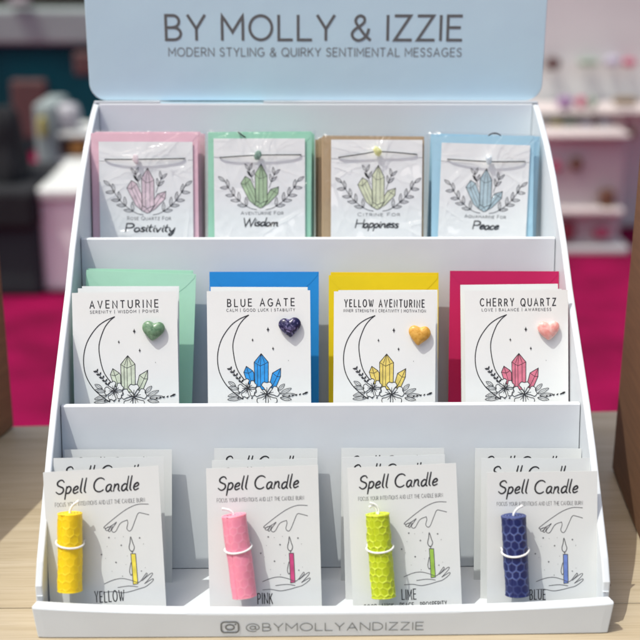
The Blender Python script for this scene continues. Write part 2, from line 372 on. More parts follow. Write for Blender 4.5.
# ================================================================ the display stand
st = empty('display_stand', Matrix.Translation((0, 0, 0)), 'white three-tier cardboard display stand with pale blue header standing on the table', 'display stand')
PROF = [(.3590, .3200), (.340, .3135), (.322, .3050), (.295, .2915), (.262, .2705), (.235, .2490), (.205, .2245), (.178, .1980), (.150, .1745), (.122, .1510), (.098, .1300), (.074, .1070), (.046, .0765), (.020, .0485), (.0105, .0345), (.0095, .0020), (.3590, .0020)]
TH = .0052
for s in (-1, 1):
    bm = bmesh.new(); prism_x(bm, PROF, s*.2000, s*(.2000-TH)); obj('side_panel', bm, M['board'], st, bevel=.0012, segs=3)
bm = bmesh.new(); box(bm, (-.1946, .3530, .002), (.1946, .3585, .3190)); obj('back_panel', bm, M['skylit_board'], st, bevel=.0008)
for xa, xb, mm in ((-.1990, -.1402, 'board'), (-.1398, -.0482, 'header'), (-.0478, .1990, 'board')):
    bm = bmesh.new(); box(bm, (xa, .3536, .3194), (xb, .3588, .3207 if mm == 'board' else .3198)); obj('back_edge', bm, M[mm], st)
for s, zz in ((-1, .036), (1, .036)):                              # small lock tabs folded over the lip corners
    bm = bmesh.new(); box(bm, (s*.1950, .0096, .0268), (s*.1992, .0150, .0276)); obj('lock_tab', bm, M['board'], st, bevel=.0002)
# header: a board with rounded lower and upper corners
hx, z0, z1, r_ = .2032, .3210, .4700, .0150
pts = arc(-hx+r_, z0+r_, r_, r_, 180, 270, 8)+arc(hx-r_, z0+r_, r_, r_, 270, 360, 8)+arc(hx-r_, z1-r_, r_, r_, 0, 90, 8)+arc(-hx+r_, z1-r_, r_, r_, 90, 180, 8)
bm = bmesh.new(); prism_y(bm, pts, .3592, .3618); hd = obj('header_panel', bm, M['header'], st, bevel=.0005)
p = Pen(lift=.00015)
p.lines(layout('BY MOLLY & IZZIE', -.1330, .1282, .3744, .0208, gap=.27, space=.42), .0025)
FRONT = Matrix(((1, 0, 0, 0), (0, 0, -1, .3592), (0, 1, 0, 0), (0, 0, 0, 1)))
p.done('title_lettering', M['foil'], hd, FRONT)
p = Pen(lift=.00015)
p.lines(layout('MODERN STYLING & QUIRKY SENTIMENTAL MESSAGES', -.1312, .1290, .3602, .0071, gap=.28, space=.46), .00078)
p.done('tagline_lettering', M['foil'], hd, FRONT)
# risers: folded leaning boards
def riser(yb, zb, yt, zt, th=.0052):
    bm = bmesh.new()
    prism_x(bm, [(yb, zb), (yt, zt-.0008), (yt+.0008, zt), (yt+th-.0006, zt), (yt+th, zt-.0008), (yb+th, zb)], -.1942, .1942)
    return obj('riser', bm, M['board'], st, bevel=.0005, segs=2)
riser(.0850, .0045, .1066, .1293); riser(.2020, .0868, .2267, .2270)
for y0, y1, z in ((.0102, .3520, .0040), (.1080, .3522, .0865), (.2268, .3524, .1900)):
    bm = bmesh.new(); box(bm, (-.1944, y0, z-.0016), (.1944, y1, z)); obj('shelf', bm, M['board'], st)
# front lip: folded over, with soft ends
bm = bmesh.new()
lprof = [(.0, .0003), (.0, .0232), (.0006, .0241), (.0018, .0247), (.0072, .0251), (.0084, .0246), (.0088, .0236), (.0088, .0003)]
def sag(x): t = max(0, 1-(abs(x)/.2)**3); return .0050*t, -.0013*t
rings = []
NX = 60
for i in range(NX+1):
    t = -1+2*i/NX; ring = []
    for y, z in lprof:
        hw = .1990+.0028*(z/.0245) if y < .005 else .1994
        if abs(t) > .999: hw -= .0008
        x = t*hw; dz, dy = sag(x); ring.append(bm.verts.new((x, y+dy*(1 if z > .01 else .8)+(.0004 if abs(t) > .999 and y < .001 else 0), z-dz*(z/.0245))))
    rings.append(ring)
for a, b in zip(rings, rings[1:]):
    for k in range(len(lprof)): k2 = (k+1) % len(lprof); bm.faces.new((a[k], b[k], b[k2], a[k2]))
bm.faces.new(rings[0]); bm.faces.new(rings[-1][::-1])
bmesh.ops.recalc_face_normals(bm, faces=bm.faces)
lip = obj('front_lip', bm, M['board'], st, bevel=.0011, segs=3)
LIPM = Matrix(((1, 0, 0, 0), (0, 0, -1, 0), (0, 1, 0, 0), (0, 0, 0, 1)))
LS = lambda x, y: .0013*max(0, 1-(abs(x)/.2)**3)*(.84+.16*min(1, y/.01))+.00012
p = Pen(LS, lift=.0002); p.lines(layout('@BYMOLLYANDIZZIE', -.0542, .0686, .0052, .0060, gap=.22), .00055); p.done('handle_lettering', M['foil'], lip, LIPM)
p = Pen(LS, lift=.0002)
cx, cz = -.0652, .0084
def rrect(x0, y0, x1, y1, r): return arc(x0+r, y0+r, r, r, 180, 270, 6)+arc(x1-r, y0+r, r, r, 270, 360, 6)+arc(x1-r, y1-r, r, r, 0, 90, 6)+arc(x0+r, y1-r, r, r, 90, 180, 6)
rr = rrect(cx-.0060, cz-.0042, cx+.0060, cz+.0042, .0024); p.line(rr+[rr[0]], .0011)
p.line(arc(cx, cz, .0029, .0021, 0, 360, 20), .0010); p.fill(arc(cx+.0039, cz+.0025, .0007, .0006, 0, 330, 8))
p.done('logo', M['foil'], lip, LIPM)
# small torn tab where the lip meets the right side panel
bm = bmesh.new(); tube(bm, [(.1962, .0105, .0262), (.1985, .0125, .0290), (.2008, .0135, .0310)], .0009, 6); obj('torn_tab', bm, M['p_brown'], st)

# ================================================================ cards
H = .1070
def frame(xc, ztop, yb, zf, lean, roll, h=H):
    a = R(lean); y = yb+(ztop-zf)*math.tan(a)
    n = Vector((0, -math.cos(a), math.sin(a))); X = Vector((1, 0, 0)); U = Vector((0, math.sin(a), math.cos(a)))
    r = R(roll); u = X*math.cos(r)+U*math.sin(r); v = U*math.cos(r)-X*math.sin(r)
    o = Vector((xc, y, ztop))-v*h
    return Matrix(((u.x, v.x, n.x, o.x), (u.y, v.y, n.y, o.y), (u.z, v.z, n.z, o.z), (0, 0, 0, 1)))
def bend(w, h, a=0, b=0, c=0):
    return lambda x, y: a*(2*x/w)**2*.001+b*(y/h)**2*.001+c*(2*x/w)*(y/h)*.001
def sheet(w, h, surf, th=.0004, n=14, z=0, x0=None, y0=0):
    bm = bmesh.new(); g = [[], []]; xa = -w/2 if x0 is None else x0
    for s in (0, 1):
        for j in range(n+1):
            g[s].append([bm.verts.new((xa+w*i/n, y0+h*j/n, surf(xa+w*i/n, y0+h*j/n)+z-(th if s else 0))) for i in range(n+1)])
    for j in range(n):
        for i in range(n):
            bm.faces.new((g[0][j][i], g[0][j][i+1], g[0][j+1][i+1], g[0][j+1][i]))
            bm.faces.new((g[1][j][i], g[1][j+1][i], g[1][j+1][i+1], g[1][j][i+1]))
    for i in range(n):
        bm.faces.new((g[1][0][i], g[1][0][i+1], g[0][0][i+1], g[0][0][i])); bm.faces.new((g[0][n][i], g[0][n][i+1], g[1][n][i+1], g[1][n][i]))
        bm.faces.new((g[0][i][0], g[0][i+1][0], g[1][i+1][0], g[1][i][0])); bm.faces.new((g[1][i][n], g[1][i+1][n], g[0][i+1][n], g[0][i][n]))
    return bm
def leaf(p, x, y, ang, ln, wd, solid, lw):
    ca, sa = math.cos(ang), math.sin(ang)
    q = [(0, 0), (.3, .42), (.62, .46), (1, 0), (.62, -.46), (.3, -.42)]
    q = crv([(x+ln*a*ca-wd*b*sa, y+ln*a*sa+wd*b*ca) for a, b in q], 3, True)
    if solid: p.fill(q[:-1])
    else: p.line(q, lw); p.line([(x, y), (x+ln*.8*ca, y+ln*.8*sa)], lw*.7)

# ---- candle cards (front tier)
def HX(X, Y): return (X/521.4-.2136, Y/521.4+.127)
HAND = [crv([HX(*q) for q in s], 4) for s in (
 [(578, 112), (530, 110), (480, 128), (430, 160), (400, 182), (372, 205), (385, 208), (412, 196), (430, 184)],
 [(578, 160), (548, 151), (530, 150), (515, 180), (497, 220), (485, 228), (475, 216), (481, 192), (479, 178)],
 [(479, 178), (448, 190), (426, 224), (413, 229), (407, 217), (430, 186)],
 [(404, 201), (388, 220), (378, 214), (392, 203)],
 [(410, 202), (400, 224), (392, 222), (404, 203)],
 [(360, 460), (400, 445), (440, 440), (480, 450), (516, 462), (545, 430), (552, 422), (554, 431), (530, 456)],
 [(530, 456), (572, 425), (577, 433), (541, 470)],
 [(541, 470), (578, 450), (578, 460), (546, 483), (520, 490), (480, 500), (440, 505), (400, 497), (360, 498)],
 [(420, 480), (470, 476), (510, 482)])]
FLAME = crv([HX(*q) for q in [(490, 255), (499, 285), (504, 304), (495, 322), (483, 313), (481, 298), (486, 280)]], 4, True)
STUB = [HX(*q) for q in [(487, 331), (508, 332), (511, 468), (490, 470)]]
DRIP = crv([HX(*q) for q in [(485, 372), (480, 392), (477, 412), (482, 428), (487, 424)]], 4)
STARS = [(392, 252, 5), (420, 256, 2), (458, 252, 2), (446, 290, 5), (530, 262, 5), (546, 290, 2.5), (382, 292, 2), (355, 327, 5), (418, 366, 5), (398, 405, 2), (444, 430, 3), (470, 340, 2), (462, 378, 2), (530, 412, 4), (548, 398, 2), (372, 345, 2)]
OFF = {'YELLOW': (0, -.015, .39, .64, 1.150), 'PINK': (0, .015, .43, .56, 1.222), 'LIME': (0, .01, .452, .58, 1.228), 'BLUE': (-.03, -.01, .39, .53, 1.163)}
def candle_card(mw, w, surf, parent, word, tint, full, seed):
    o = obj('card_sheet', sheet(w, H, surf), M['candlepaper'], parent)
    U = lambda u: (u-.5)*w; V = lambda v: H-v*w
    du, dv, n0, n1, nv = OFF.get(word, (0, 0, 0, 0, 0))
    T = lambda L_: [[(U(a+du), V(b+dv)) for a, b in s] for s in L_]
    p = Pen(surf); p.lines(layout('Spell Candle', U(.10), U(.815), V(.195), .118*w, gap=.13, font=LOW, slant=.16, jit=.02, space=.42, seed=seed), .00118, taper=.3)
    p.done('title_lettering', M['ink'], parent)
    if not full: return
    p = Pen(surf); p.lines(layout('FOCUS YOUR INTENTIONS AND LET THE CANDLE BURN', U(.09), U(.865), V(.304), .034*w, gap=.26, jit=.035, space=.55, seed=seed), .00021)
    p.done('small_lettering', M['softink'], parent)
    p = Pen(surf); p.lines(layout(word, U(n0), U(n1), V(nv), .092*w, gap=.42, jit=.03, seed=seed), .00070)
    p.lines(layout('GOOD LUCK, PEACE, PROSPERITY' if word == 'LIME' else {'YELLOW': 'JOY, ENERGY, SUCCESS', 'PINK': 'LOVE, KINDNESS, CARE', 'BLUE': 'CALM, TRUTH, WISDOM'}[word], U(.10), U(.86), V(1.335 if word != 'LIME' else 1.300), .042*w, gap=.36, jit=.04, space=1.5, seed=seed), .00045)
    p.done('name_lettering', M['ink'], parent)
    p = Pen(surf); p.lines(T(HAND), .00042); p.lines(T([FLAME]), .00055); p.lines(T([STUB+[STUB[0]], DRIP, [HX(494, 331), HX(493, 318)]]), .0005)
    for X, Y, s in STARS:
        a, b = HX(X, Y); x, y = U(a+du), V(b+dv); s = s*.00016
        p.fill([(x, y+s), (x+s*.3, y+s*.3), (x+s, y), (x+s*.3, y-s*.3), (x, y-s), (x-s*.3, y-s*.3), (x-s, y), (x-s*.3, y+s*.3)])
    p.done('illustration', M['softink'], parent)
    p = Pen(surf); p.fill([(U(a+du), V(b+dv)) for a, b in STUB], low=True); p.done('coloured_tint', M[tint], parent)
CC = 'candle cards stood in the bottom tier'
F1 = [  # xc, ztop, w, roll, lean, yb
 (-.1572, .1042, .0815, 3.0, 18, .018, 'YELLOW', 'f_cy', 'yellow'), (-.0433, .1051, .0793, 1.4, 18, .018, 'PINK', 'f_cp', 'pink'),
 (.0558, .1055, .0775, 2.2, 18, .018, 'LIME', 'f_cl', 'lime green'), (.1553, .1022, .0788, .3, 15, .020, 'BLUE', 'f_cb', 'dark blue')]
CF = []
for k, (xc, zt, w_, ro, le, yb, word, tint, cn) in enumerate(F1):
    mw = frame(xc, zt, yb, .004, le, ro); CF.append((mw, w_))
    e = empty('candle_card', mw, 'front white candle card with the %s candle tied on, reading %s' % (cn, word), 'card', CC)
    candle_card(mw, w_, bend(w_, H, random.uniform(-.7, .5), random.uniform(-.9, .3), random.uniform(-.4, .4)), e, word, tint, True, k)
F2 = [(-.1545, .1040, .0796, .4, 17, .040), (-.0420, .1019, .0763, .7, 17, .040), (.0514, .1040, .0746, 1.3, 17, .040), (.1554, .1019, .0803, -.3, 17, .040)]
F3 = [(-.1512, .0997, .0795, -.3, 16, .066), (-.0416, .1000, .0767, -.5, 16, .066), (.0529, .0997, .0767, -.3, 16, .066), (.1543, .0990, .0796, -.5, 16, .066)]
for q, (F, pos) in enumerate(((F2, 'middle'), (F3, 'rearmost'))):
    for k, (xc, zt, w_, ro, le, yb) in enumerate(F):
        mw = frame(xc, zt, yb, .004, le, ro)
        e = empty('candle_card', mw, '%s card of the three behind the %s candle, only its top showing' % (pos, F1[k][8]), 'card', CC)
        candle_card(mw, w_, bend(w_, H, random.uniform(-.4, .4), random.uniform(-.5, .2)), e, '', None, False, 20+k+q*5)

# ---- candles
def wax_roll(r, ln, pitch, amp, seed):
    """rolled honeycomb sheet: hexagonal cells pressed into a cylinder, axis along local y"""
    bm = bmesh.new(); lay = bm.verts.layers.float.new('ridge'); na, nl = 150, 190
    ncell = max(6, round(2*math.pi*r/pitch)); pw = 2*math.pi*r/ncell; ph = pw*.86
    rings = []
    for j in range(nl+1):
        y = ln*j/nl; ring = []
        for i in range(na):
            a = 2*math.pi*i/na; q_ = Vector((math.cos(a)*r*130, math.sin(a)*r*130+seed, y*130)); s = a*r+.0011*noise.noise(q_); yw = y+.0010*noise.noise(q_+Vector((9, 4, 2)))
            best = []
            row0 = int(yw/ph)
            for rr_ in (row0-1, row0, row0+1, row0+2):
                off = .5*pw*(rr_ % 2); cy_ = rr_*ph
                c0 = round((s-off)/pw)
                for c in (c0-1, c0, c0+1): best.append(math.hypot(s-off-c*pw, (yw-cy_)))
            best.sort(); edge = (best[1]-best[0])/pw              # 0 at a cell wall
            rid = max(0, 1-edge/(.27+.1*noise.noise(q_*1.7))); rid = rid*rid*(3-2*rid)*min(1, max(.25, .72+.9*noise.noise(q_*.8+Vector((3, 1, 7)))))
            fade = min(1, j/3, (nl-j)/3)
            seam_ = -.0005 if abs((a-2.1+math.pi) % (2*math.pi)-math.pi) < .05 else 0
            w0 = noise.noise(Vector((math.cos(a)*1.3+seed, math.sin(a)*1.3, y*60)))*.00050
            rad = r-amp*(1-rid)*fade+seam_+w0
            v = bm.verts.new((rad*math.cos(a), y, rad*math.sin(a))); v[lay] = rid; ring.append(v)
        rings.append(ring)
    for j in range(nl):
        for i in range(na): bm.faces.new((rings[j][i], rings[j+1][i], rings[j+1][(i+1) % na], rings[j][(i+1) % na]))
    for j, sg in ((0, -1), (nl, 1)):                               # coiled ends
        prev = rings[j]
        for q in range(1, 22):
            f = 1-q/22; ring = []
            for i in range(na):
                a = 2*math.pi*i/na; tt = (1-f)*4.2+a/(2*math.pi); gr = abs((tt % 1)-.5)*2
                v = bm.verts.new((r*f*.98*math.cos(a), ln*j/nl+sg*(-.0008+.0010*min(1, gr*2.2)), r*f*.98*math.sin(a))); v[lay] = min(1, gr*1.6)*.7; ring.append(v)
            for i in range(na):
                g = (prev[i], prev[(i+1) % na], ring[(i+1) % na], ring[i]); bm.faces.new(g if sg < 0 else g[::-1])
            prev = ring
        bm.faces.new(prev if sg < 0 else prev[::-1])
    bmesh.ops.recalc_face_normals(bm, faces=bm.faces); return bm
CAN = [  # card index, u, v of the top end, tilt, length, wax, wick (local), colour word, pitch, band at, label
 (0, .240, .345, -2.9, .0540, 'w_yellow', [(0, .0), (.0004, .004), (.003, .0085), (.0075, .0115)], .62, -6),
 (1, .245, .398, 6.0, .0575, 'w_pink', [(0, .0), (-.0005, .003), (-.0035, .006), (-.009, .0078)], .60, 1),
 (2, .250, .410, 1.9, .0580, 'w_lime', [(0, .0), (-.0006, .005), (-.0030, .0085), (-.0062, .0075)], .60, 1),
 (3, .215, .365, 3.0, .0560, 'w_blue', [(0, .0), (.0003, .003), (.0035, .0070), (.0080, .0095)], .56, 5)]
CL = ['yellow honeycomb wax candle tied to the leftmost front card', 'pink honeycomb wax candle tied to a front card, left of the lime one',
      'lime green honeycomb wax candle tied to a front card', 'dark blue honeycomb wax candle tied to the rightmost front card']
r = .0088
for k, (ci, u, v_, tilt, ln, wm, wick, bt, ba) in enumerate(CAN):
    mw, w_ = CF[ci]
    x = (u-.5)*w_; yt = H-v_*w_
    rot = Matrix.Rotation(R(tilt), 4, 'Z')
    base = mw @ Matrix.Translation((x, yt, r+.0016)) @ rot @ Matrix.Translation((0, -ln, 0))
    e = empty('candle', base, CL[k], 'candle', 'small honeycomb candles tied to the front cards')
    obj('wax_roll', wax_roll(r, ln, (.0060, .0060, .0056, .0063)[k], (.00032, .00014, .00062, .00034)[k], k*3.1), M[wm], e, smooth=True)
    bm = bmesh.new(); pts = [(a, ln+b-.001, .0) for a, b in crv([(p_*.85, q_*.82) for p_, q_ in wick], 5)]
    if k == 2: tube(bm, [(a+.0002, ln+b-.001, .0012) for a, b in crv([(0, 0), (.001, .004), (-.001, .0078), (-.005, .0095)], 5)], .0007, 7)
    tube(bm, pts, lambda t: .00085*(1+.12*math.sin(t*60))*(1 if t < .9 else 1.25), 8); obj('wick', bm, M['string'], e, smooth=True)
    bm = bmesh.new(); pts = []
    for i in range(31):                                            # loop of string over the front, ends going into the card
        a = R(-28+236*i/30); rr_ = r+.0005
        yy = ln*bt+math.tan(R(ba))*rr_*math.cos(a)-.0022*max(0, math.sin(a))
        pts.append((rr_*math.cos(a)*1.02, yy, rr_*math.sin(a)))
    pts = [(pts[0][0]-.0002, pts[0][1]+.0006, -r-.0012)]+pts+[(pts[-1][0]+.0002, pts[-1][1]+.0006, -r-.0012)]
    tube(bm, pts, .00070, 8); obj('string_tie', bm, M['string'], e, smooth=True)

# ---- moon cards (middle tier)
H2 = .1185
def moon_card(w, surf, e, title, sub, tint, heart, seed, tx=(.19, .85), sx=(.18, .87)):
    obj('card_sheet', sheet(w, H2, surf), M['paper'], e)
    U = lambda u: (u-.5)*w; V = lambda v: H2-v*w
    T = lambda L_: [[(U(a), V(b)) for a, b in s] for s in L_]
    p = Pen(surf); p.lines(layout(title, U(tx[0]), U(tx[1]), V(.150), .069*w, gap=.62, space=.9, jit=.035, seed=seed), .00076); p.done('title_lettering', M['ink'], e)
    p = Pen(surf); p.lines(layout(sub, U(sx[0]), U(sx[1]), V(.200), .026*w, gap=.45, jit=.04, space=.7, seed=seed), .00030); p.done('small_lettering', M['softink'], e)
    p = Pen(surf)
    p.lines(T([crv([(.403, .235), (.31, .275), (.222, .344), (.135, .475), (.098, .627), (.113, .78), (.179, .91), (.27, 1.0), (.34, 1.05)], 6),
               crv([(.403, .235), (.35, .28), (.298, .355), (.25, .497), (.255, .627), (.287, .758), (.345, .85), (.40, .90)], 6)]), .00072)
    ct = [(.52, .61), (.451, .693), (.455, .94), (.585, .97), (.588, .693)]; lc = [(.375, .732), (.350, .79), (.385, .90), (.449, .93), (.449, .80), (.436, .775)]; rc = [(.708, .754), (.628, .80), (.592, .93), (.65, .96), (.705, .835)]
    for c in (ct, lc, rc): p.lines(T([c+[c[0]]]), .0005)
    p.lines(T([[(.451, .693), (.51, .73), (.588, .693)], [(.52, .61), (.51, .73), (.512, .96)], [(.483, .715), (.483, .94)], [(.55, .712), (.55, .95)], [(.52, .61), (.488, .70)], [(.52, .61), (.552, .70)],
               [(.350, .79), (.395, .80), (.436, .775)], [(.395, .80), (.425, .90)], [(.375, .732), (.395, .80)], [(.628, .80), (.672, .835), (.705, .835)], [(.672, .835), (.62, .94)], [(.708, .754), (.672, .835)]]), .00036)
    p.done('illustration', M['ink'], e); p = Pen(surf, .00030); pw_ = Pen(surf, .00040)
    for fx, fy, fr, n0 in ((.385, .945, .092, .3), (.572, 1.005, .120, .0)):          # flowers
        for i in range(5):
            a = n0+i*2*math.pi/5+math.pi/2; q = []
            for b, rr_ in ((-.12, .12), (-.42, .55), (-.52, .85), (-.25, 1.02), (0, .94), (.25, 1.02), (.52, .85), (.42, .55), (.12, .12)):
                q.append((fx+fr*rr_*math.cos(a+b), fy-fr*rr_*math.sin(a+b)))
            q = crv(q, 3); pw_.fill([(U(a_), V(b_)) for a_, b_ in [(fx, fy)]+q], low=True)
            p.lines(T([q]), .0005); p.lines(T([[(fx, fy), (fx+fr*.55*math.cos(a), fy-fr*.55*math.sin(a))]]), .0004)
            p.lines(T([[(fx, fy), (fx+fr*.4*math.cos(a+.2), fy-fr*.4*math.sin(a+.2))]]), .0003)
        p.fill([(U(a_), V(b_)) for a_, b_ in arc(fx, fy, .013, .013, 0, 330, 8)])
    lf = lambda u, v, ang, ln, wd, s: leaf(p, U(u), V(v), R(ang), ln*w, wd*w, s, .0004)
    for i in range(5):                                                              # sprig in the crescent
        t = i/4; u, v = .222+.105*t, .760+.125*t
        lf(u, v, 168-4*i, .036, .015, True); lf(u, v, 72-6*i, .033, .014, True)
    p.lines(T([[(.21, .745), (.335, .895)]]), .0004)
    for u, v, a, l in ((.30, .95, 170, .10), (.31, .99, 195, .12), (.27, .92, 150, .08), (.33, 1.04, 185, .14), (.70, 1.0, 25, .12), (.72, 1.02, 5, .13), (.70, 1.04, -10, .11), (.68, .97, 45, .09)):
        lf(u, v, a, l, .035, False)
    for i in range(5): lf(.78+.034*i, 1.035-.006*i, 55-6*i, .026, .013, True)
    for i in range(4): lf(.30+.045*i, 1.03, 230, .024, .012, True)
    lf(.93, 1.005, 25, .045, .020, True)
    for u, v, s in ((.588, .377, .026), (.438, .477, .018), (.636, .562, .020), (.784, .68, .007)):
        x, y, s = U(u), V(v), s*w
        p.fill([(x, y+s), (x+s*.22, y+s*.22), (x+s*.6, y), (x+s*.22, y-s*.22), (x, y-s), (x-s*.22, y-s*.22), (x-s*.6, y), (x-s*.22, y+s*.22)])
    p.done('flower_drawing', M['ink'], e); pw_.done('petals', M['paper'], e)
    p = Pen(surf)
    for c in (ct, lc, rc): p.fill([(U(a), V(b)) for a, b in c], low=True)
    p.done('coloured_tint', M[tint], e)
    # polished heart stone glued on
    hb = bmesh.new(); n, m_ = 56, 12; cen = hb.verts.new((0, 0, .0068)); rings = []
    for j in range(1, m_+1):
        s = math.sin(j/m_*math.pi/2*1.22); zz = math.cos(j/m_*math.pi/2*1.22); ring = []
        for i in range(n):
            t = 2*math.pi*i/n
            hx_ = 16*math.sin(t)**3; hy_ = 13*math.cos(t)-5*math.cos(2*t)-2*math.cos(3*t)-math.cos(4*t)
            wob = 1+.07*noise.noise(Vector((math.cos(t)*1.2+seed, math.sin(t)*1.2, s))); ring.append(hb.verts.new((wob*(hx_/16*.55+.45*math.sin(t))*.0088*s, wob*((hy_+2.5)/16*.62+.38*math.cos(t))*.0086*s, .0032+.0036*zz)))
        rings.append(ring)
    for i in range(n): hb.faces.new((cen, rings[0][i], rings[0][(i+1) % n]))
    for j in range(m_-1):
        for i in range(n): hb.faces.new((rings[j][i], rings[j+1][i], rings[j+1][(i+1) % n], rings[j][(i+1) % n]))
    hb.faces.new(rings[-1][::-1])
    bmesh.ops.recalc_face_normals(hb, faces=hb.faces)
    for _ in range(1): bmesh.ops.smooth_vert(hb, verts=hb.verts, factor=.5, use_axis_x=True, use_axis_y=True, use_axis_z=True)
    o = obj('heart_stone', hb, M[heart[0]], e, smooth=True)
    o.location = (U(heart[1]), V(heart[2]), surf(U(heart[1]), V(heart[2]))-.0010); o.rotation_euler = (0, 0, R(heart[3]))
    o['label'] = heart[4]
MC = [ # xc, ztop, w, roll, lean
 (-.1517, .2003, .0808, .9, 17, 'AVENTURINE', 'SERENITY | WISDOM | POWER', 'f_sage', ('s_green', .772, .372, -6, 'mottled green heart stone'), (.17, .82), (.17, .82), 'front white moon card with green heart stone, reading AVENTURINE'),
 (-.0480, .2010, .0800, .35, 17, 'BLUE AGATE', 'CALM | GOOD LUCK | STABILITY', 'f_blue', ('s_blue', .80, .352, 4, 'dark blue speckled heart stone'), (.20, .845), (.19, .85), 'front white moon card with dark blue heart stone, reading BLUE AGATE'),
 (.0502, .2000, .0793, -.5, 17, 'YELLOW AVENTURINE', 'INNER STRENGTH | CREATIVITY | MOTIVATION', 'f_yellow', ('s_yellow', .838, .420, -6, 'ochre yellow heart stone'), (.105, .885), (.095, .90), 'front white moon card with yellow heart stone, reading YELLOW AVENTURINE'),
 (.1525, .2008, .0806, .35, 17, 'CHERRY QUARTZ', 'LOVE | BALANCE | AWARENESS', 'f_cherry', ('s_pink', .805, .385, 0, 'glossy pink heart stone'), (.15, .88), (.165, .835), 'front white moon card with pink heart stone, reading CHERRY QUARTZ')]
for k, (xc, zt, w_, ro, le, ti, su, tint, he, tx, sx, lab) in enumerate(MC):
    mw = frame(xc, zt, .134, .1, le, ro, H2)
    e = empty('moon_card', mw, lab, 'card', 'moon cards in the middle tier')
    moon_card(w_, bend(w_, H2, random.uniform(-.5, .3), random.uniform(-.5, .3), random.uniform(-.3, .3)), e, ti, su, tint, he, 40+k, tx, sx)
MB2 = [(-.1505, .2000, .0780, .3, .146, 'blank white card right behind the AVENTURINE moon card'), (-.1492, .1997, .0762, -.1, .152, 'rear blank white card in front of the mint envelope'),
       (-.0479, .1999, .0762, -.3, .148, 'blank white card between the blue envelope and the BLUE AGATE card'), (.0535, .1974, .0782, .1, .148, 'blank white card between the yellow envelope and the yellow heart card'),
       (.1496, .2009, .0774, .5, .150, 'rear blank white card in front of the magenta envelope'), (.1503, .1990, .0790, .4, .143, 'blank white card right behind the CHERRY QUARTZ moon card')]
for xc, zt, w_, ro, yb, lab in MB2:
    mw = frame(xc, zt, yb, .1, 17, ro, H2)
    o = obj('blank_card', sheet(w_, H2, bend(w_, H2, .2, -.3)), M['paper']); o.matrix_world = mw; tag(o, lab, 'card', 'blank cards in the middle tier')

# ---- envelopes
def envelope_bm(w, h, surf, flap=.0):
    """a flat paper pocket: back sheet, and the slightly raised flap whose edge shows as a crease"""
    bm = sheet(w, h, surf, .0007)
    return bm
def envelope(name, mw, w, h, m, lab, group, parent=None, curl=(0, 0, 0)):
    surf = bend(w, h, *curl)
    if parent is None:
        e = empty(name, mw, lab, 'envelope', group)
        obj('paper_pocket', envelope_bm(w, h, surf), m, e)
    else:
        e = obj(name, envelope_bm(w, h, surf), m, parent); e.matrix_local = mw
    # flap: a rounded V sheet folded down over the top
    bm = bmesh.new()
    q = [(-w/2+.0006, h-.0005), (w/2-.0006, h-.0005)]+crv([(w/2-.0012, h-.003), (w*.36, h-.014), (w*.08, h-.030), (0, h-.033), (-w*.08, h-.030), (-w*.36, h-.014), (-w/2+.0012, h-.003)], 4)
    a = [bm.verts.new((x, y, surf(x, y)+.00016)) for x, y in q]; b = [bm.verts.new((x, y, surf(x, y)+.00004)) for x, y in q]
    bm.faces.new(a); n = len(q)
    for i in range(n): bm.faces.new((a[i], b[i], b[(i+1) % n], a[(i+1) % n]))
    bmesh.ops.triangulate(bm, faces=[f for f in bm.faces if len(f.verts) > 4]); bmesh.ops.recalc_face_normals(bm, faces=bm.faces)
    obj('flap', bm, m, e)
    return e
EG = 'coloured envelopes in the middle tier'
for xc, zt, w_, ro, yb, le, m, lab in (
 (-.1435, .2045, .0882, -2.4, .180, 14, 'e_mint', 'mint green envelope leaning behind the AVENTURINE moon card'), (-.1450, .2050, .0855, -1.2, .186, 14, 'e_mint', 'second mint green envelope, tucked behind the tilted one'),
 (-.0446, .2045, .0882, -.1, .180, 14, 'e_blue', 'bright blue envelope behind the BLUE AGATE moon card'),
 (.0520, .2016, .0890, -.1, .180, 14, 'e_yellow', 'bright yellow envelope behind the yellow heart card'), (.0532, .2022, .0880, -.4, .186, 14, 'e_yellow', 'second yellow envelope, just behind the front yellow one'),
 (.1500, .2046, .0886, -.4, .180, 14, 'e_pink', 'magenta envelope behind the CHERRY QUARTZ moon card')):
    envelope('envelope', frame(xc, zt, yb, .1, le, ro, .1220), w_, .1220, M[m], lab, EG, None, (.1, .3, 0))

